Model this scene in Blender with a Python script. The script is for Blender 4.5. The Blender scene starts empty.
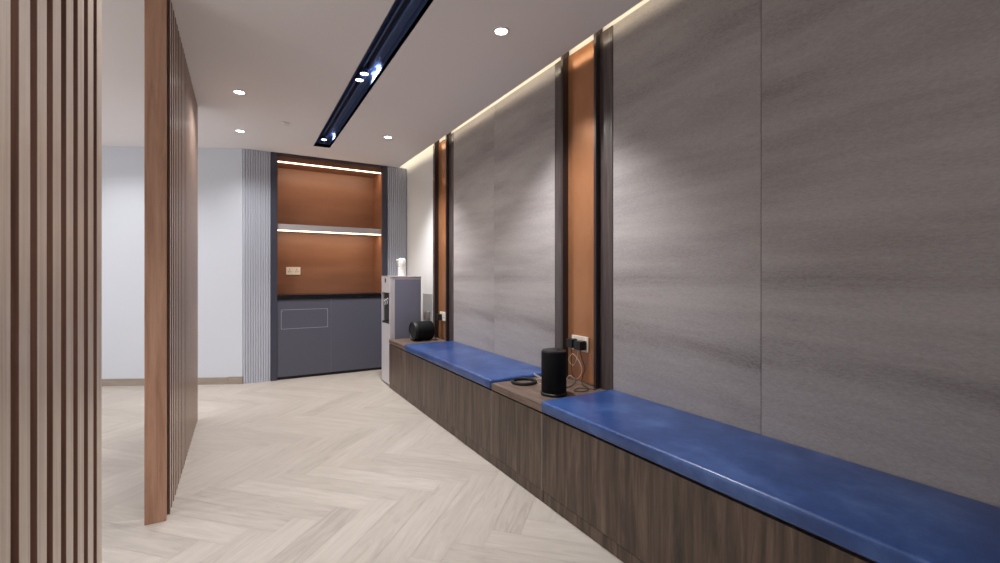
import bpy, bmesh, math, random
from mathutils import Vector, Matrix
random.seed(4)
C = bpy.context.scene.collection
PI = math.pi

# ------------------------------------------------------------------ materials
def s2l(c):
    return tuple(((v/255)/12.92 if v/255 <= .04045 else ((v/255+.055)/1.055)**2.4) for v in c) + (1,)
def newmat(name, rgb=(128,128,128), rough=.5, metal=0., spec=.5, coat=0.):
    m = bpy.data.materials.new(name); m.use_nodes = True
    nt = m.node_tree; b = nt.nodes['Principled BSDF']
    b.inputs['Base Color'].default_value = s2l(rgb)
    b.inputs['Roughness'].default_value = rough
    b.inputs['Metallic'].default_value = metal
    b.inputs['Specular IOR Level'].default_value = spec
    b.inputs['Coat Weight'].default_value = coat
    return m
def emis(name, rgb, s):
    m = newmat(name, rgb); b = m.node_tree.nodes['Principled BSDF']
    b.inputs['Emission Color'].default_value = s2l(rgb); b.inputs['Emission Strength'].default_value = s
    return m
def N(m, t, **k):
    n = m.node_tree.nodes.new(t)
    for a, v in k.items(): setattr(n, a, v)
    return n
def L(m, a, b): m.node_tree.links.new(a, b)
def ramp(m, stops):
    r = N(m, 'ShaderNodeValToRGB'); e = r.color_ramp.elements
    while len(e) < len(stops): e.new(.5)
    for i, (p, c) in enumerate(stops): e[i].position = p; e[i].color = s2l(c)
    return r
def mapped(m, scale, coord='Object'):
    tc = N(m, 'ShaderNodeTexCoord'); mp = N(m, 'ShaderNodeMapping'); mp.inputs['Scale'].default_value = scale
    L(m, tc.outputs[coord], mp.inputs['Vector']); return mp
def noise(m, vec, scale, detail=6, rough=.6, dist=0.):
    n = N(m, 'ShaderNodeTexNoise'); n.inputs['Scale'].default_value = scale; n.inputs['Detail'].default_value = detail
    n.inputs['Roughness'].default_value = rough; n.inputs['Distortion'].default_value = dist
    L(m, vec, n.inputs['Vector']); return n
def bump(m, h, strength, dist=.002):
    b = N(m, 'ShaderNodeBump'); b.inputs['Strength'].default_value = strength; b.inputs['Distance'].default_value = dist
    L(m, h, b.inputs['Height']); L(m, b.outputs[0], m.node_tree.nodes['Principled BSDF'].inputs['Normal'])
def BC(m): return m.node_tree.nodes['Principled BSDF'].inputs['Base Color']
def grainwood(name, stops, rough, scale=(14,14,.9), nscale=3., coat=0.):
    m = newmat(name, rough=rough, coat=coat)
    mp = mapped(m, scale)
    oi = N(m, 'ShaderNodeObjectInfo'); ad = N(m, 'ShaderNodeVectorMath', operation='ADD')
    cm = N(m, 'ShaderNodeCombineXYZ'); mul = N(m, 'ShaderNodeMath', operation='MULTIPLY'); mul.inputs[1].default_value = 37.
    L(m, oi.outputs['Random'], mul.inputs[0])
    for i in range(3): L(m, mul.outputs[0], cm.inputs[i])
    L(m, mp.outputs[0], ad.inputs[0]); L(m, cm.outputs[0], ad.inputs[1])
    n = noise(m, ad.outputs[0], nscale, 8, .65, .6)
    r = ramp(m, stops); L(m, n.outputs['Fac'], r.inputs['Fac']); L(m, r.outputs[0], BC(m))
    bump(m, n.outputs['Fac'], .15)
    return m

M = {}
M['walnut'] = grainwood('walnut_laminate', [(.32,(44,34,28)),(.47,(72,57,46)),(.57,(92,74,61)),(.72,(116,96,80))], .42, (9,9,.7))
M['walnut_top'] = grainwood('walnut_board', [(.28,(70,56,48)),(.5,(102,84,72)),(.72,(130,110,96))], .4, (16,1.4,16))
M['dark_wood'] = grainwood('dark_wood_trim', [(.3,(50,42,42)),(.5,(76,66,64)),(.72,(98,86,82))], .28, (20,20,.8), coat=.2)
M['fin'] = newmat('dark_bronze_fin', (52,42,42), .3)
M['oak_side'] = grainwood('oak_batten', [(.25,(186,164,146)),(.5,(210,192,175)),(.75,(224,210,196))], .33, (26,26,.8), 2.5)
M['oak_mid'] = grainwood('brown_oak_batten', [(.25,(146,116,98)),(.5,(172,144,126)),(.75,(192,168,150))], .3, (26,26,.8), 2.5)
M['brown_oak_shade'] = grainwood('brown_oak_batten_gap_shade', [(.25,(66,46,38)),(.5,(88,62,50)),(.75,(106,78,64))], .45, (26,26,.8), 2.5)  # gap shade painted into the slat sides of the second screen
M['oak_shade'] = grainwood('oak_batten_gap_shade', [(.25,(92,64,52)),(.5,(120,86,70)),(.75,(142,106,88))], .45, (26,26,.8), 2.5)  # slat sides of the first screen, coloured dark for the shade between slats
M['oak_post'] = grainwood('oak_end_post', [(.25,(146,104,82)),(.5,(176,134,108)),(.75,(196,156,130))], .4, (14,14,.9), 2.5)

# grey suede-look wall panels: soft horizontal mottling
m = newmat('grey_suede_panel', rough=.62, spec=.35)
mp = mapped(m, (1,.45,3.4)); n1 = noise(m, mp.outputs[0], 1.1, 6, .6, .3)
mp2 = mapped(m, (1,2,7)); n2 = noise(m, mp2.outputs[0], 30, 8, .85)
mx = N(m, 'ShaderNodeMix', data_type='FLOAT'); mx.inputs[0].default_value = .42
L(m, n1.outputs['Fac'], mx.inputs[2]); L(m, n2.outputs['Fac'], mx.inputs[3])
r = ramp(m, [(.34,(116,109,107)),(.45,(154,147,144)),(.53,(170,163,160)),(.64,(188,182,178))])
L(m, mx.outputs[0], r.inputs['Fac']); L(m, r.outputs[0], BC(m))
n3 = noise(m, mp2.outputs[0], 90, 4, .8); bump(m, n3.outputs['Fac'], .25, .003)
M['suede'] = m

m = newmat('blue_leather', rough=.34, spec=.5, coat=.2); m.node_tree.nodes['Principled BSDF'].inputs['Coat Roughness'].default_value = .22
mp = mapped(m, (1,1,1)); n1 = noise(m, mp.outputs[0], 5, 7, .7)
r = ramp(m, [(.3,(24,52,102)),(.5,(42,72,128)),(.72,(70,100,154))]); L(m, n1.outputs['Fac'], r.inputs['Fac']); L(m, r.outputs[0], BC(m))
v = N(m, 'ShaderNodeTexVoronoi'); v.inputs['Scale'].default_value = 260; L(m, mp.outputs[0], v.inputs['Vector'])
bump(m, v.outputs['Distance'], .12, .001)
M['leather'] = m

m = newmat('copper_laminate', rough=.26, spec=.5, metal=.45)
mp = mapped(m, (1,1,.5)); n1 = noise(m, mp.outputs[0], 4, 4, .5)
r = ramp(m, [(.3,(166,112,74)),(.7,(188,132,92))]); L(m, n1.outputs['Fac'], r.inputs['Fac']); L(m, r.outputs[0], BC(m))
M['copper'] = m
m = newmat('caramel_board', rough=.45)
mp = mapped(m, (1,1,6)); n1 = noise(m, mp.outputs[0], 1.2, 4, .5)
r = ramp(m, [(.3,(124,82,57)),(.7,(142,97,70))]); L(m, n1.outputs['Fac'], r.inputs['Fac']); L(m, r.outputs[0], BC(m))
M['caramel'] = m

m = newmat('herringbone_plank', rough=.42, spec=.4)
at = N(m, 'ShaderNodeAttribute', attribute_name='tone')
uv = N(m, 'ShaderNodeUVMap'); uv.uv_map = 'UVMap'
mp = N(m, 'ShaderNodeMapping'); mp.inputs['Scale'].default_value = (2.2,17,1); L(m, uv.outputs[0], mp.inputs['Vector'])
n1 = noise(m, mp.outputs[0], 1.6, 8, .65, 1.2)
mx = N(m, 'ShaderNodeMix', data_type='FLOAT'); mx.inputs[0].default_value = .3
L(m, n1.outputs['Fac'], mx.inputs[2]); L(m, at.outputs['Fac'], mx.inputs[3])
r = ramp(m, [(.22,(152,143,133)),(.42,(172,163,152)),(.58,(181,172,161)),(.8,(194,186,175))])
L(m, mx.outputs[0], r.inputs['Fac']); L(m, r.outputs[0], BC(m)); bump(m, n1.outputs['Fac'], .12, .001)
M['floor'] = m
M['grout'] = newmat('plank_joint', (150,140,130), .8)

def plaster(name, rgb):
    m = newmat(name, rgb, .85, spec=.2); mp = mapped(m, (1,1,1)); n = noise(m, mp.outputs[0], 120, 3); bump(m, n.outputs['Fac'], .05); return m
M['white_wall'] = plaster('white_paint', (204,206,211))
M['ceiling'] = plaster('ceiling_paint', (232,226,224))
M['cove'] = plaster('cove_paint', (226,225,221))
M['base'] = grainwood('taupe_skirting', [(.3,(138,124,112)),(.7,(160,146,132))], .5, (2,2,14))
M['flute'] = newmat('grey_fluted_panel', (186,188,197), .45)
M['slate'] = newmat('slate_blue_laminate', (82,82,94), .42)
M['slate_dark'] = newmat('dark_slate_frame', (60,61,74), .4)
M['line'] = newmat('light_edge_line', (158,158,166), .5)
M['black_stone'] = newmat('black_stone', (14,12,16), .2)
M['black'] = newmat('matte_black', (10,10,12), .55)
M['mesh_black'] = newmat('speaker_grille_black', (6,6,9), .8, spec=.25)
mm = M['mesh_black']; mp = mapped(mm, (1,1,1)); v = N(mm,'ShaderNodeTexVoronoi'); v.inputs['Scale'].default_value = 500; L(mm, mp.outputs[0], v.inputs['Vector']); bump(mm, v.outputs['Distance'], .4, .001)
M['black_gloss'] = newmat('gloss_black', (20,20,22), .35)
M['silver'] = newmat('silver_shell', (206,202,204), .38, .15)
M['shelf_edge'] = newmat('pale_grey_edge', (178,172,172), .5)
M['side_panel'] = newmat('blue_grey_side_panel', (118,119,136), .4)
M['chrome'] = newmat('chrome', (215,215,220), .15, 1.)
M['plastic'] = newmat('ivory_plastic', (222,212,196), .4)
M['white_plastic'] = newmat('white_plastic', (232,228,220), .4)
M['gap'] = newmat('socket_slot', (60,56,54), .6)
M['grey_plate'] = newmat('pale_grey_plate', (176,174,170), .5)
M['navy'] = newmat('navy_metal', (78,96,138), .6, spec=.25)
M['navy_deep'] = newmat('navy_groove', (20,24,40), .5)
M['trim_metal'] = newmat('taupe_metal_trim', (160,148,138), .4, .3)
M['lens'] = emis('lit_lens', (255,250,242), 14)
M['led'] = emis('warm_led', (255,222,186), 6)
M['led_cove'] = emis('warm_cove_led', (255,236,205), 3)
M['ring_white'] = newmat('white_trim_ring', (226,222,220), .5)

# ------------------------------------------------------------------ mesh helpers
def box(bm, x0,x1,y0,y1,z0,z1, bev=0, seg=2):
    r = bmesh.ops.create_cube(bm, size=1)
    vs = r['verts']
    for v in vs:
        v.co = Vector(((x0+x1)/2+v.co.x*(x1-x0), (y0+y1)/2+v.co.y*(y1-y0), (z0+z1)/2+v.co.z*(z1-z0)))
    if bev:
        es = {e for v in vs for e in v.link_edges}
        bmesh.ops.bevel(bm, geom=list(es), offset=bev, segments=seg, profile=.5, affect='EDGES')
def lathe(bm, prof, n=40, mat=Matrix()):
    rings = []
    for r, z in prof:
        if r < 1e-6: rings.append([bm.verts.new(mat @ Vector((0,0,z)))])
        else: rings.append([bm.verts.new(mat @ Vector((r*math.cos(2*PI*i/n), r*math.sin(2*PI*i/n), z))) for i in range(n)])
    for a, b in zip(rings, rings[1:]):
        for i in range(n):
            j = (i+1) % n
            if len(a) == 1 and len(b) == 1: continue
            if len(a) == 1: bm.faces.new((a[0], b[j], b[i]))
            elif len(b) == 1: bm.faces.new((a[i], a[j], b[0]))
            else: bm.faces.new((a[i], a[j], b[j], b[i]))
def tube(bm, pts, r, n=8, closed=False, sub=6):
    P = [Vector(p) for p in pts]; S = []
    K = len(P)
    for i in range(K if closed else K-1):
        if closed: p0,p1,p2,p3 = P[i-1],P[i],P[(i+1)%K],P[(i+2)%K]
        else: p0,p1,p2,p3 = P[max(i-1,0)],P[i],P[i+1],P[min(i+2,K-1)]
        for s in range(sub):
            t = s/sub
            S.append(.5*((2*p1)+(-p0+p2)*t+(2*p0-5*p1+4*p2-p3)*t*t+(-p0+3*p1-3*p2+p3)*t**3))
    if not closed: S.append(P[-1])
    rings = []; K = len(S)
    for i, p in enumerate(S):
        d = (S[(i+1)%K]-S[i-1]) if closed else (S[min(i+1,K-1)]-S[max(i-1,0)])
        d.normalize(); up = Vector((0,0,1)) if abs(d.z) < .9 else Vector((1,0,0))
        a = d.cross(up).normalized(); b = d.cross(a)
        rings.append([bm.verts.new(p+r*(a*math.cos(2*PI*k/n)+b*math.sin(2*PI*k/n))) for k in range(n)])
    for i in range(K if closed else K-1):
        A, B = rings[i], rings[(i+1)%K]
        for k in range(n): bm.faces.new((A[k], A[(k+1)%n], B[(k+1)%n], B[k]))
    if not closed: bm.faces.new(rings[0]); bm.faces.new(rings[-1][::-1])
def NB(): return bmesh.new()
def BX(*a, **k): b = NB(); box(b, *a, **k); return b

def wloc(o):
    v = Vector((0,0,0))
    while o: v += o.location; o = o.parent
    return v
def obj(name, bm, mat, parent=None, loc=None, smooth=False):
    base = wloc(parent) if parent else Vector(loc or (0,0,0))
    bmesh.ops.translate(bm, verts=bm.verts, vec=-base)
    bmesh.ops.recalc_face_normals(bm, faces=bm.faces)
    me = bpy.data.meshes.new(name); bm.to_mesh(me); bm.free()
    me.materials.append(M[mat] if isinstance(mat, str) else mat)
    if smooth:
        for p in me.polygons: p.use_smooth = True
        try: me.set_sharp_from_angle(angle=math.radians(40))
        except Exception: pass
    o = bpy.data.objects.new(name, me); C.objects.link(o)
    if parent: o.parent = parent
    else: o.location = base
    return o
def tag(o, label, cat, group=None):
    o['label'] = label; o['category'] = cat
    if group: o['group'] = group
    return o
def thing(name, label, cat, loc=(0,0,0), group=None):
    o = bpy.data.objects.new(name, None); C.objects.link(o); o.location = loc
    o.empty_display_size = .05
    return tag(o, label, cat, group)
def struct(name, bm, mat, loc=None):
    o = obj(name, bm, mat, None, loc); o['kind'] = 'structure'; return o
def copy_tree(o, parent=None):
    c = o.copy(); C.objects.link(c); c.parent = parent
    for ch in list(o.children): copy_tree(ch, c)
    return c
def lamp(kind, parent, loc, power, rgb=(250,250,255), size=.05, cone=120, blend=.6, rot=(0,0,0), sy=None):
    l = bpy.data.lights.new('lamp', kind); l.energy = power; l.color = s2l(rgb)[:3]
    if kind == 'SPOT': l.spot_size = math.radians(cone); l.spot_blend = blend; l.shadow_soft_size = size
    elif kind == 'AREA':
        l.size = size
        if sy: l.shape = 'RECTANGLE'; l.size_y = sy
    else: l.shadow_soft_size = size
    o = bpy.data.objects.new('lamp', l); C.objects.link(o)
    o.parent = parent; o.location = Vector(loc)-wloc(parent) if parent else Vector(loc); o.rotation_euler = rot
    return o

# ------------------------------------------------------------------ room
XL, XR, YB, YF, CH = -3.2, 1.75, 5.70, -3.2, 2.40
EDGE = 1.645                       # ceiling edge at the light cove
CX0, CX1, CY1, CY0 = .637, .786, 4.82, -2.8   # recessed track slot

# floor: herringbone, planks at 45 degrees to the walls
W, n = .128, 6
LN = W*n
bm = NB(); uvl = bm.loops.layers.uv.new('UVMap'); tone = bm.faces.layers.float.new('tone')
rot = Matrix.Rotation(-PI/4, 3, 'Z')
off = Vector((.67, 2.70, 0))
g = .0006
def plank(a, b, w, h):
    c = rot @ Vector(((a+w/2)*W, (b+h/2)*W, 0)) + off
    if not (XL-.6 < c.x < XR+.6 and YF-.6 < c.y < 7.6): return
    p = [(a*W+g, b*W+g), ((a+w)*W-g, b*W+g), ((a+w)*W-g, (b+h)*W-g), (a*W+g, (b+h)*W-g)]
    f = bm.faces.new([bm.verts.new(rot @ Vector((x, y, 0)) + off) for x, y in p])
    f[tone] = min(1, max(0, random.gauss(.52, .17)-(.25 if random.random() < .12 else 0)))
    ou, ov = random.random()*50, random.random()*50
    for l, (x, y) in zip(f.loops, p):
        u, v = (x-a*W, y-b*W) if w > h else (y-b*W, x-a*W)
        l[uvl].uv = (u+ou, v+ov)
for j in range(-9, 10):
    for k in range(-70, 71):
        x, y = k+j*n, k-j*n
        plank(x, y, n, 1)
        plank(x+n, y-n+1, 1, n)
for co, no in (((XL,0,0),(-1,0,0)), ((XR,0,0),(1,0,0)), ((0,YF,0),(0,-1,0)), ((0,7.4,0),(0,1,0))):
    bmesh.ops.bisect_plane(bm, geom=bm.verts[:]+bm.edges[:]+bm.faces[:], plane_co=co, plane_no=no, clear_outer=True)
k = len(bm.faces)
bb = NB(); box(bb, XL, XR, YF, 7.4, -.05, -.0015)
me = bpy.data.meshes.new('tmp'); bb.to_mesh(me); bb.free(); bm.from_mesh(me)
bm.faces.ensure_lookup_table()
for f in list(bm.faces)[k:]: f.material_index = 1
me = bpy.data.meshes.new('floor'); bm.to_mesh(me); bm.free()
me.materials.append(M['floor']); me.materials.append(M['grout'])
fl = bpy.data.objects.new('floor', me); C.objects.link(fl); fl['kind'] = 'structure'

# ceiling slab with the slot left open, and the light cove behind its edge
bm = NB(); T = .03
box(bm, XL, CX0, YF, 7.4, CH, CH+T)
box(bm, CX0, CX1, YF, CY0, CH, CH+T)
box(bm, CX0, CX1, CY1, YB+.05, CH, CH+T)
box(bm, CX1, EDGE, YF, YB+.05, CH, CH+T)
struct('ceiling', bm, 'ceiling')
bm = NB(); box(bm, 1.40, XR+.1, YF, YB+.05, 2.62, 2.65); box(bm, 1.38, 1.40, YF, YB+.05, CH+T, 2.65)
struct('trim_1', bm, 'cove')
struct('wall_right', BX(XR, XR+.1, YF, YB+.05, 0, 2.62), 'cove')
bm = NB(); box(bm, .02, XR, YB, YB+.1, 0, CH)
struct('wall_back', bm, 'white_wall')
# angled white wall left of the cabinet
A = Vector((.025, 5.285)); B = Vector((-3.2, 6.87))
d = (B-A).normalized(); nrm = Vector((-d.y, d.x))
if nrm.y < 0: nrm = -nrm
def slab(s0, s1, t0, t1, z0, z1):
    bm = NB(); P = [A+d*s0+nrm*t0, A+d*s1+nrm*t0, A+d*s1+nrm*t1, A+d*s0+nrm*t1]
    lo = [bm.verts.new((p.x,p.y,z0)) for p in P]; hi = [bm.verts.new((p.x,p.y,z1)) for p in P]
    bm.faces.new(lo); bm.faces.new(hi)
    for i in range(4): bm.faces.new((lo[i],lo[(i+1)%4],hi[(i+1)%4],hi[i]))
    return bm
wl = (B-A).length
struct('wall_front', BX(XL, XR, YF-.1, YF, 0, 2.62), 'white_wall')
o = struct('wall_left', BX(.006, wl, 0, .01, 0, CH), 'white_wall')
o.rotation_euler.z = math.atan2(d.y, d.x); o.location = (A.x, A.y, 0)
o.data.transform(Matrix.Scale(-1, 4, (0,1,0))); o.data.flip_normals()
struct('baseboard_left', slab(.0, .14, -.012, 0, 0, .075), 'base')
struct('baseboard_left.001', slab(.143, wl-.03, -.012, 0, 0, .07), 'base')

# ------------------------------------------------------------------ fluted pilasters
def pilaster(x0, x1, label):
    bm = NB(); y = 5.28; nf = round((x1-x0)/.0235); w = (x1-x0)/nf; prof = []
    for i in range(nf):
        for a, q in ((0,.012),(.14,.012),(.24,.002),(.38,0),(.76,0),(.9,.002)): prof.append((x0+(i+a)*w, y+q))
    pts = prof+[(x1, y+.012), (x1, YB-.002), (x0, YB-.002)]
    lo = [bm.verts.new((a,b,.0)) for a,b in pts]; hi = [bm.verts.new((a,b,CH-.001)) for a,b in pts]
    for i in range(len(pts)):
        j = (i+1)%len(pts); bm.faces.new((lo[i],lo[j],hi[j],hi[i]))
    bm.faces.new(lo); bm.faces.new(hi)
    return tag(obj('fluted_pilaster', bm, 'flute', None, ((x0+x1)/2, 5.45, 0)), label, 'pilaster')
pilaster(.0235, .277, 'grey vertically fluted pilaster between the white wall and the cabinet')
pilaster(1.507, 1.745, 'grey vertically fluted pilaster behind the water dispenser')

# ------------------------------------------------------------------ built in cabinet
X0, X1, YC, YN = .336, 1.446, 5.28, 5.65
cab = thing('built_in_cabinet', 'tall built-in cabinet with caramel lit niche above slate blue doors', 'cabinet', (.89, 5.45, 0))
for a, b in ((.278, X0), (X1, 1.506)):
    obj('frame_post', BX(a, b, YC-.012, YN+.02, 0, CH-.002, bev=.002), 'slate_dark', cab)
obj('frame_header', BX(X0, X1, YC-.012, YC+.03, 2.382, CH-.002), 'slate_dark', cab)
obj('header_board', BX(X0, X1, YC+.03, YN, 2.322, 2.396), 'caramel', cab)
obj('back_panel', BX(X0, X1, YN, YN+.02, .9, 2.39), 'caramel', cab)
obj('side_panel', BX(X0, X0+.006, YC, YN, .9, 2.322), 'caramel', cab)
obj('side_panel', BX(X1-.006, X1, YC, YN, .9, 2.322), 'caramel', cab)
sh = obj('shelf', BX(X0+.006, X1-.006, YC+.02, YN, 1.592, 1.655), 'shelf_edge', cab)
for z in (2.322, 1.592):
    obj('led_strip', BX(X0+.008, X1-.008, YC+.032, YC+.046, z-.011, z-.001), 'led', cab)
    lamp('AREA', cab, (.89, YC+.06, z-.016), 3, (255,228,200), 1.05, sy=.02, rot=(math.radians(25),0,0))
obj('countertop', BX(X0, X1, YC-.016, YN, .852, .90, bev=.003), 'black_stone', cab)
obj('cabinet_body', BX(X0, X1, YC+.02, YN, .05, .85), 'slate_dark', cab)
obj('kick_board', BX(X0, X1, YC+.012, YN, 0, .05), 'black', cab)
xm = .881
dl = obj('door', BX(X0+.001, xm-.0015, YC, YC+.019, .03, .848, bev=.001), 'slate', cab)
dr = obj('door', BX(xm+.0015, X1-.001, YC, YC+.019, .03, .848, bev=.001), 'slate', cab)
obj('door_edge', BX(xm-.0035, xm-.0015, YC-.001, YC+.004, .03, .848), 'line', dl)
bm = NB(); a0,a1,b0,b1,w = .374,.842,.535,.742,.004
for q in ((a0,a1,b0,b0+w),(a0,a1,b1-w,b1),(a0,a0+w,b0,b1),(a1-w,a1,b0,b1)):
    box(bm, q[0],q[1],YC-.002,YC+.002,q[2],q[3])
hf = obj('hatch_frame', bm, 'line', dl)
for x in (a0+.014, a1-.014):
    bm = NB(); lathe(bm, [(0,.004),(.004,.004),(.005,0),(0,0)], 12, Matrix.Translation((x, YC, b1-.02)) @ Matrix.Rotation(PI/2,4,'X'))
    obj('screw', bm, 'chrome', dl)

# ------------------------------------------------------------------ sockets
def socket(cx, cy, cz, w, h, facing, label, group=None):
    """double wall socket; facing 'x' looks towards -x, 'y' towards -y"""
    t = thing('wall_socket', label, 'socket', (cx, cy, cz), group)
    def B(u0,u1,z0,z1,d0,d1,bev=0):
        if facing == 'x': return BX(cx-d1, cx-d0, cy+u0, cy+u1, cz+z0, cz+z1, bev=bev)
        return BX(cx+u0, cx+u1, cy-d1, cy-d0, cz+z0, cz+z1, bev=bev)
    obj('plate', B(-w/2,w/2,-h/2,h/2,0,.009,.002), 'plastic', t)
    for s in (-1,1):
        bm = NB()
        for (u,z,a,b) in ((0,.014,.0035,.007),(-.011,-.010,.006,.0028),(.011,-.010,.006,.0028)):
            q = B(s*w/4+u-a, s*w/4+u+a, z-b, z+b, .0085, .0098)
            me = bpy.data.meshes.new('t'); q.to_mesh(me); q.free(); bm.from_mesh(me)
        obj('outlet_slots', bm, 'gap', t)
        obj('rocker_switch', B(s*w/4-.006+s*.02, s*w/4+.006+s*.02, .012, .03, .009, .013, .001), 'white_plastic', t)
    return t
socket(.526, YN-.001, 1.158, .150, .088, 'y', 'ivory double socket on the caramel back of the cabinet niche')

# ------------------------------------------------------------------ right wall panels and copper accent niches
def wallpanel(y0, y1, label):
    o = obj('wall_panel', BX(1.73, XR-.001, y0+.0008, y1-.0008, .40, 2.445, bev=.0015), 'suede', None, (1.74, (y0+y1)/2, .40))
    return tag(o, label, 'wall panel')
wallpanel(3.09, 3.867, 'pale grey wall panel above the far blue cushion, beside the narrow far copper strip')
wallpanel(2.30, 3.09, 'grey wall panel above the far blue cushion, left of the wide near copper strip')
wallpanel(.994, 1.785, 'grey wall panel above the near blue cushion, right of the near copper strip')
wallpanel(.204, .994, 'dark grey mottled wall panel at the right of the photo above the near cushion')
wallpanel(-.586, .204, 'grey wall panel nearest the viewer above the near blue cushion')
def niche(y0, y1, label):
    t = thing('accent_niche', label, 'niche', (1.74, (y0+y1)/2, .478))
    obj('copper_panel', BX(1.742, XR-.001, y0+.12, y1-.12, .478, 2.445), 'copper', t)
    for a, b in ((y0+.002, y0+.10), (y1-.10, y1-.002)):
        obj('side_strip', BX(1.728, XR-.001, a, b, .478, 2.445, bev=.001), 'dark_wood', t)
    for a in (y0+.10, y1-.12):
        obj('fin', BX(1.700, XR-.001, a, a+.02, .478, 2.52, bev=.001), 'fin', t)
    return t
niche(1.785, 2.30, 'copper accent panel with dark wood edges behind the upright black speaker')
niche(3.867, 4.384, 'narrow-looking far copper accent panel with dark edges behind the lying speaker')
# panel joint strip
# cove light
cv = thing('cove_light_strip', 'long warm light strip in the cove above the grey wall panels', 'light strip', (1.60, 1.5, CH+T))
obj('led_tape', BX(1.585, 1.60, -2.8, 5.6, CH+T, CH+T+.008), 'led_cove', cv)
lamp('AREA', cv, (1.60, 1.4, CH+T+.03), 7, (255,240,214), .03, rot=(0, math.radians(-70), 0), sy=8.2)

# white wall zone by the dispenser
t = thing('wall_access_plate', 'pale grey square plate on the white wall right of the dispenser', 'plate', (XR, 4.585, .62))
obj('plate', BX(XR-.008, XR, 4.45, 4.72, .62, .91, bev=.002), 'grey_plate', t)
obj('socket_face', BX(XR-.014, XR-.006, 4.50, 4.60, .65, .72, bev=.002), 'silver', t)

# ------------------------------------------------------------------ bench: cabinet units, boards, cushions
BXF = 1.27
def unit(y0, y1, label, table):
    t = thing('bench_cabinet', label, 'bench cabinet', (1.5, (y0+y1)/2, 0))
    obj('plinth', BX(BXF+.004, 1.727, y0+.0005, y1-.0005, 0, .055), 'walnut', t)
    obj('carcass', BX(BXF+.018, 1.727, y0+.001, y1-.001, .055, .438), 'walnut', t)
    obj('front_panel', BX(BXF, BXF+.017, y0+.005, y1-.0015, .059, .430, bev=.001), 'walnut', t)
    obj('edge_trim', BX(BXF-.001, BXF+.012, y0+.0005, y0+.005, .059, .430), 'trim_metal', t)
    if table: obj('table_board', BX(BXF-.002, 1.727, y0+.001, y1-.001, .438, .476, bev=.0015), 'walnut_top', t)
    return t
unit(3.872, 4.384, 'short walnut bench end unit carrying the lying speaker', True)
unit(2.30, 3.870, 'long walnut bench unit under the far blue cushion', False)
unit(1.788, 2.298, 'walnut side table unit between the two blue cushions', True)
unit(-1.2, 1.786, 'long walnut bench unit under the near blue cushion at right', False)
def cushion(y0, y1, label):
    z0, z1 = .440, .496
    bm = NB(); box(bm, BXF-.012, 1.728, y0, y1, z0, z1, bev=.014, seg=5)
    for v in bm.verts:
        if v.co.z > z1-.02:
            a = (v.co.x-BXF)/(1.73-BXF); 
    loc = (1.5, (y0+y1)/2, z0)
    c = obj('seat_cushion', bm, 'leather', None, loc, smooth=True)
    tag(c, label, 'cushion')
    bm = NB(); zz = z0+.011; x = BXF-.0118
    tube(bm, [(x, y0+.014, zz), (x, (y0+y1)/2, zz), (x, y1-.014, zz)], .0016, 6, sub=2)
    obj('seam', bm, 'leather', c)
    return c
cushion(2.298, 3.874, 'blue leather bench cushion on the far bench unit, between the two speakers')
cushion(-1.2, 1.790, 'long blue leather bench cushion in the right foreground')

# ------------------------------------------------------------------ slatted screens
SX0, SX1 = -.364, -.291
def screen(slats, y0, y1, label, dx=0, face='oak_side', edge='oak_shade'):
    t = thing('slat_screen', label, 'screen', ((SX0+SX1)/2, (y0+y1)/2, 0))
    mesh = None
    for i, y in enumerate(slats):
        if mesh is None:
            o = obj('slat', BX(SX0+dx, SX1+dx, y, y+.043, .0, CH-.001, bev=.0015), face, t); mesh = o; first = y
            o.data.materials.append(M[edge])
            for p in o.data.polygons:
                if abs(p.normal.y) > .5: p.material_index = 1  # faces turned to the gaps take the wood with shade in its colour
        else:
            o = mesh.copy(); C.objects.link(o); o.parent = t; o.location = (0, y-first, 0)
    return t
ys = []
y = 1.387
while y > -.6: ys.append(y); y -= .0715
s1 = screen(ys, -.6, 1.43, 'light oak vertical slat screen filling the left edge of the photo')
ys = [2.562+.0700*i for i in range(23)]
s2 = screen(ys, 2.5, 4.15, 'oak slat screen standing past the gap, with broad flat end post', .010, 'oak_mid', 'brown_oak_shade')
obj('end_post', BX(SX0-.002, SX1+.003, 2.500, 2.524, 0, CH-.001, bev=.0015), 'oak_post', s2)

# ------------------------------------------------------------------ water dispenser
wd = thing('water_dispenser', 'silver floor-standing water dispenser with blue-grey side panel and black tap recess', 'water dispenser', (1.45, 4.565, 0))
x0,x1,y0,y1,H = 1.285,1.612,4.415,4.712,1.10
bm = NB()
box(bm, x0+.030,x1,y0+.004,y1,.02,H-.005)
obj('body', bm, 'silver', wd)
bm = NB()   # front shell as frame round the recess (front looks to -x)
box(bm, x0,x0+.03,y0,y1,.015,.620,bev=.004); box(bm, x0,x0+.03,y0,y1,.930,H,bev=.004)
box(bm, x0,x0+.03,y0,y0+.022,.620,.930); box(bm, x0,x0+.03,y1-.022,y1,.620,.930)
obj('front_shell', bm, 'silver', wd)
obj('tap_recess', BX(x0+.024,x0+.028,y0+.022,y1-.022,.620,.930), 'black_gloss', wd)
for k, yy in enumerate((y0+.09, (y0+y1)/2, y1-.09)):
    bm = NB(); tube(bm, [(x0+.024,yy,.855-.012*k),(x0+.012,yy,.855-.012*k),(x0+.006,yy,.845-.012*k),(x0+.006,yy,.82-.012*k)], .007, 10)
    tp = obj('tap', bm, 'chrome', wd, smooth=True)
    bm = NB(); box(bm, x0+.001,x0+.012,yy-.010,yy+.010,.864-.012*k,.878-.012*k,bev=.002); obj('tap_lever', bm, 'white_plastic', tp)
obj('drip_tray', BX(x0-.003,x0+.024,y0+.03,y1-.03,.622,.636,bev=.002), 'black_gloss', wd)
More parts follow.
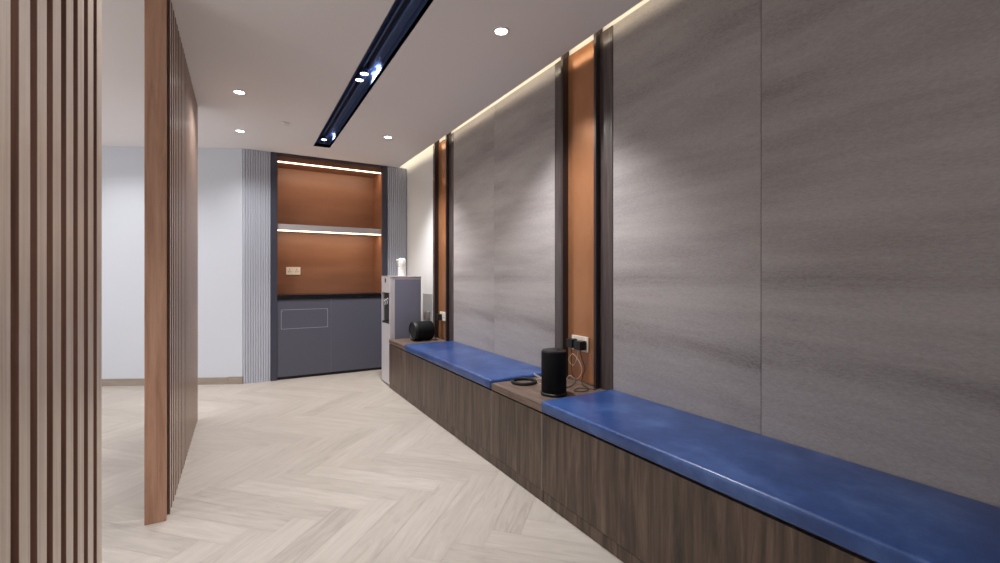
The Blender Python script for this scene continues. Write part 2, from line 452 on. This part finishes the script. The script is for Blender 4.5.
obj('display', BX(x0-.002,x0+.002,(y0+y1)/2-.02,(y0+y1)/2+.02,1.035,1.075,bev=.001), 'black_gloss', wd)
obj('side_panel', BX(x0+.052,x1-.006,y0-.001,y0+.006,.06,H-.036), 'side_panel', wd)
obj('side_panel', BX(x0+.045,x1-.004,y1-.002,y1+.003,.06,H-.03), 'side_panel', wd)
obj('top_cover', BX(x0,x1+.002,y0-.002,y1+.002,H-.012,H,bev=.003), 'silver', wd)
for a in (x0+.04, x1-.04):
    for b in (y0+.04, y1-.04):
        bm = NB(); lathe(bm, [(0,0),(.018,0),(.016,.022),(0,.022)], 14, Matrix.Translation((a,b,0))); obj('foot', bm, 'black', wd)

# white container on the dispenser
cx, cy = 1.445, 4.53
ct = thing('white_container', 'small white ribbed container with lid standing on the water dispenser', 'container', (cx,cy,H))
bm = NB(); pr = [(0,0),(.036,0),(.04,.004)]
for i in range(6): z=.012+i*.015; pr += [(.040,z),(.037,z+.004),(.040,z+.008)]
pr += [(.040,.108),(.034,.114),(0,.114)]
lathe(bm, pr, 32, Matrix.Translation((cx,cy,H))); obj('body', bm, 'white_plastic', ct, smooth=True)
bm = NB(); lathe(bm, [(0,.112),(.041,.114),(.042,.14),(.041,.162),(.034,.178),(.018,.184),(0,.185)], 32, Matrix.Translation((cx,cy,H)))
obj('lid', bm, 'white_plastic', ct, smooth=True)
bm = NB(); tube(bm, [(cx-.03,cy-.01,H+.158),(cx-.05,cy-.012,H+.165),(cx-.058,cy-.012,H+.158)], .007, 8); obj('spout', bm, 'white_plastic', ct, smooth=True)

# ------------------------------------------------------------------ speakers
def speaker_mesh(root, R, Hh, mt):
    bm = NB(); lathe(bm, [(0,.012),(R-.004,.012),(R,.02),(R,Hh-.012),(R-.001,Hh-.009)], 48, mt); obj('grille', bm, 'mesh_black', root, smooth=True)
    bm = NB(); lathe(bm, [(R-.001,Hh-.009),(R-.003,Hh-.003),(R-.01,Hh),(0,Hh-.002)], 48, mt); tp = obj('top_plate', bm, 'black_gloss', root, smooth=True)
    bm = NB(); lathe(bm, [(0,Hh-.001),(.008,Hh-.001),(.008,Hh+.0005),(0,Hh+.0005)], 16, mt @ Matrix.Translation((R*.45,0,0))); obj('button', bm, 'black', tp)
    return root
TZ = .476
cx, cy = 1.434, 1.915
sp = thing('speaker', 'upright black cylindrical speaker on the wooden side table between cushions', 'speaker', (cx,cy,TZ))
mt = Matrix.Translation((cx,cy,TZ))
speaker_mesh(sp, .066, .236, mt)
bm = NB(); lathe(bm, [(0,0),(.068,0),(.070,.004),(.070,.012),(.066,.016),(0,.018)], 48, mt); obj('base_ring', bm, 'black', sp, smooth=True)

R2 = .092
cx2, cy2 = 1.53, 4.17
ax = Vector((1,.06,0)).normalized()
mt = Matrix.Translation(Vector((cx2,cy2,TZ+R2+.001))) @ ax.to_track_quat('Z','Y').to_matrix().to_4x4() @ Matrix.Translation((0,0,-.10))
s2_ = thing('speaker', 'black cylindrical speaker lying on its side on the far end of the bench', 'speaker', (cx2,cy2,TZ))
bm = NB(); lathe(bm, [(0,.008),(R2-.02,.008),(R2-.016,0),(R2-.004,0),(R2,.006),(R2,.03)], 48, mt); obj('base_ring', bm, 'black', s2_, smooth=True)
bm = NB(); lathe(bm, [(R2-.004,.028),(R2-.004,.034),(R2,.04),(R2,.186),(R2-.004,.195)], 48, mt); obj('grille', bm, 'mesh_black', s2_, smooth=True)
bm = NB(); lathe(bm, [(R2-.004,.193),(R2-.012,.202),(0,.199)], 48, mt); obj('top_plate', bm, 'black_gloss', s2_, smooth=True)

# charging ring on the side table
cx, cy = 1.435, 2.205
bm = NB(); pr=[]
for k in range(9): a=2*PI*k/8; pr.append((.068+.0085*math.cos(a), .009+.0088*math.sin(a)))
lathe(bm, pr, 56, Matrix.Translation((cx,cy,TZ)))
bmesh.ops.remove_doubles(bm, verts=bm.verts, dist=1e-5)
cr = obj('charging_ring', bm, 'black', None, (cx,cy,TZ), smooth=True)
tag(cr, 'flat black ring lying on the side table left of the upright speaker', 'charging ring')

# sockets in the copper niches with plugs
SZ = .702
socket(1.7415, 2.062, SZ, .148, .088, 'x', 'white double socket with two black adapters on the near copper panel')
socket(1.7415, 4.135, SZ, .148, .088, 'x', 'white double socket on the far copper panel above the lying speaker')
def adapter(y, z, w, h, dp, label, cord):
    x = 1.7415-.0105
    t = thing('power_adapter', label, 'adapter', (x, y, z))
    obj('housing', BX(x-dp, x, y-w/2, y+w/2, z-h/2, z+h/2, bev=.004), 'black_gloss', t)
    bm = NB(); tube(bm, cord, .0022, 6); obj('cord', bm, 'black', t, smooth=True)
xb = 1.7415-.035
adapter(2.105, SZ+.0, .05, .052, .045, 'left black power adapter plugged into the near copper panel socket',
        [(xb,2.105,SZ-.02),(xb,2.105,SZ-.09),(xb-.02,2.08,SZ-.16),(xb-.03,2.03,TZ+.02),(1.62,2.0,TZ+.004),(1.54,1.97,TZ+.004),(1.508,1.935,TZ+.006)])
adapter(2.028, SZ-.004, .056, .052, .05, 'right black power adapter plugged into the near copper panel socket',
        [(xb,2.028,SZ-.02),(xb,2.012,SZ-.08),(xb,1.985,SZ-.13),(xb-.005,2.0,SZ-.18),(xb-.02,1.985,TZ+.01),(1.66,1.90,TZ+.004),(1.60,1.87,TZ+.004),(1.56,1.90,TZ+.004),(1.62,1.93,TZ+.006),(1.68,1.86,TZ+.006)])
adapter(4.17, SZ-.01, .05, .06, .045, 'black power adapter plugged into the far copper panel socket',
        [(xb,4.17,SZ-.03),(xb,4.18,SZ-.1),(xb-.01,4.2,TZ+.02),(1.68,4.19,TZ+.004)])
# pale looped cable hanging from the near socket, and one beside the ring
bm = NB(); tube(bm, [(xb+.005,2.05,SZ-.03),(xb,2.055,SZ-.08),(xb,2.09,SZ-.13),(xb-.01,2.12,SZ-.10),(xb-.01,2.08,SZ-.06),(xb-.01,2.02,SZ-.10),(xb-.01,2.0,SZ-.15),(xb-.015,2.04,SZ-.2),(xb-.02,2.1,SZ-.19),(xb-.03,2.12,TZ+.003)], .0011, 6)
tag(obj('cable', bm, 'plastic', None, (xb,2.06,TZ), smooth=True), 'thin pale cable looping down the near copper panel below the socket', 'cable')
bm = NB(); tube(bm, [(1.49,2.09,TZ+.003),(1.52,2.13,TZ+.02),(1.50,2.19,TZ+.045),(1.53,2.23,TZ+.04),(1.56,2.20,TZ+.012),(1.53,2.14,TZ+.003),(1.50,2.15,TZ+.003),(1.55,2.24,TZ+.003),(1.60,2.21,TZ+.003),(1.58,2.12,TZ+.003),(1.54,2.06,TZ+.003)], .0013, 6)
tag(obj('cable', bm, 'plastic', None, (1.54,2.15,TZ), smooth=True), 'thin pale coiled cable on the side table between ring and upright speaker', 'cable')

# ------------------------------------------------------------------ recessed track slot with spot heads
tr = thing('recessed_light_track', 'long navy recessed light track slot running along the ceiling', 'light track', ((CX0+CX1)/2, 1.0, CH))
ZT = CH+.075
bm = NB(); box(bm, CX0-.004, CX0, CY0, CY1, CH, ZT); box(bm, CX1, CX1+.004, CY0, CY1, CH, ZT)
box(bm, CX0-.004, CX1+.004, CY0, CY1, ZT, ZT+.004); box(bm, CX0, CX1, CY1, CY1+.004, CH, ZT)
obj('housing', bm, 'navy', tr)
for xx, w in ((CX0+.045,.010),(CX0+.083,.014)):
    obj('rail', BX(xx, xx+w, CY0, CY1-.01, ZT-.032, ZT-.0005, bev=.001), 'navy', tr)
obj('rail_groove', BX(CX0+.056, CX0+.082, CY0, CY1-.01, ZT-.004, ZT-.0005), 'navy_deep', tr)
def spot_head(x, y, label, tilt, group='spot heads in the ceiling track', power=14):
    t = thing('track_spotlight', label, 'spotlight', (x, y, ZT-.034), group)
    mt = Matrix.Translation((x,y,ZT-.036)) @ Matrix.Rotation(tilt, 4, 'X')
    bm = NB(); lathe(bm, [(0,.0),(.02,0),(.027,-.008),(.029,-.034),(.026,-.034),(.024,-.03)], 28, mt); obj('head', bm, 'navy', t, smooth=True)
    bm = NB(); lathe(bm, [(0,-.029),(.024,-.030),(.024,-.031),(0,-.034)], 28, mt); obj('lens', bm, 'lens', t)
    lamp('SPOT', t, (x, y-.002, CH-.005), power, (255,250,244), .025, 150, .8)
    # lamp also washes the slot's side wall
    lamp('SPOT', t, (x+.035, y, ZT-.042), 5, (255,250,244), .01, 120, .3, rot=(0, math.radians(-80), 0))
spot_head(.695, 2.96, 'nearer lit spot head of the pair in the ceiling track', 0)
spot_head(.690, 3.07, 'farther lit spot head of the pair in the ceiling track', 0, power=6)
spot_head(.695, 4.58, 'single lit spot head at the far end of the ceiling track', 0)

# ------------------------------------------------------------------ downlights
def downlight(x, y, power=50, cone=140, blend=.8):
    t = thing('recessed_downlight', '', 'downlight', (x,y,CH), 'recessed ceiling downlights')
    mt = Matrix.Translation((x,y,CH))
    bm = NB(); lathe(bm, [(.032,-.0005),(.034,-.004),(.044,-.004),(.047,0)], 36, mt); obj('trim_ring', bm, 'ring_white', t, smooth=True)
    bm = NB(); lathe(bm, [(0,-.003),(.026,-.0025),(.032,-.001),(.032,0)], 36, mt); obj('lens', bm, 'lens', t)
    lamp('SPOT', t, (x,y,CH-.01), power, (250,250,255), .04, cone, blend)
    return t
proto = downlight(1.20, 2.065, 150, 104, .7)
proto2 = downlight(-.005, 3.675, 45)
spots = [(1.20,2.065,'brightest round downlight, nearest one over the blue bench'),
         (1.197,4.17,'small round downlight above the dispenser end of the bench'),
         (-.005,3.675,'nearer of two downlights left of the track, by the slat screen'),
         (.0,4.66,'farther of two downlights left of the track, near the cabinet')]
for i, (x,y,lb) in enumerate(spots):
    o = (proto, None, proto2)[i] if i in (0, 2) else copy_tree(proto if i == 1 else proto2)
    o.location = (x,y,CH); o['label'] = lb
near = downlight(0, 1.5, 45, 92, .6); near['label'] = 'unseen fill downlight added to light the left slat screen'  # this lamp and its copy are added out of view to brighten the left screen
o = copy_tree(near); o.location = (.1, .5, CH)
fill_xy = [(-1.2,4.3),(-2.2,5.2),(-1.3,2.6),(-2.3,3.4),(0,-1.0),(-1.6,-.6),(-1.4,1.0),(-1.2,5.2)]  # invented downlights out of view, added to fill the room with light
for x,y in fill_xy:
    o = copy_tree(proto2); o.location = (x,y,CH); o['label'] = 'unseen fill downlight added to light the left slat screen'

bm = NB(); lathe(bm, [(0,-.012),(.025,-.012),(.034,-.006),(.036,0),(0,0)], 28, Matrix.Translation((.337,4.22,CH)))
tag(obj('smoke_detector', bm, 'ring_white', None, (.337,4.22,CH), smooth=True), 'small flat white disc on the ceiling left of the track', 'detector')

# ------------------------------------------------------------------ world, camera
w = bpy.data.worlds.new('World'); bpy.context.scene.world = w; w.use_nodes = True
w.node_tree.nodes['Background'].inputs[0].default_value = (.93,.95,1,1); w.node_tree.nodes['Background'].inputs[1].default_value = 1.35
cd = bpy.data.cameras.new('camera'); co = bpy.data.objects.new('camera', cd); C.objects.link(co)
co.location = (0,0,1.10); co.rotation_euler = (PI/2, 0, -math.radians(30))
cd.sensor_width = 36; cd.lens = 16.2; cd.shift_y = -.0055; cd.clip_start = .02
bpy.context.scene.camera = co
vs = bpy.context.scene.view_settings; vs.view_transform = 'Standard'; vs.look = 'None'; vs.exposure = 0
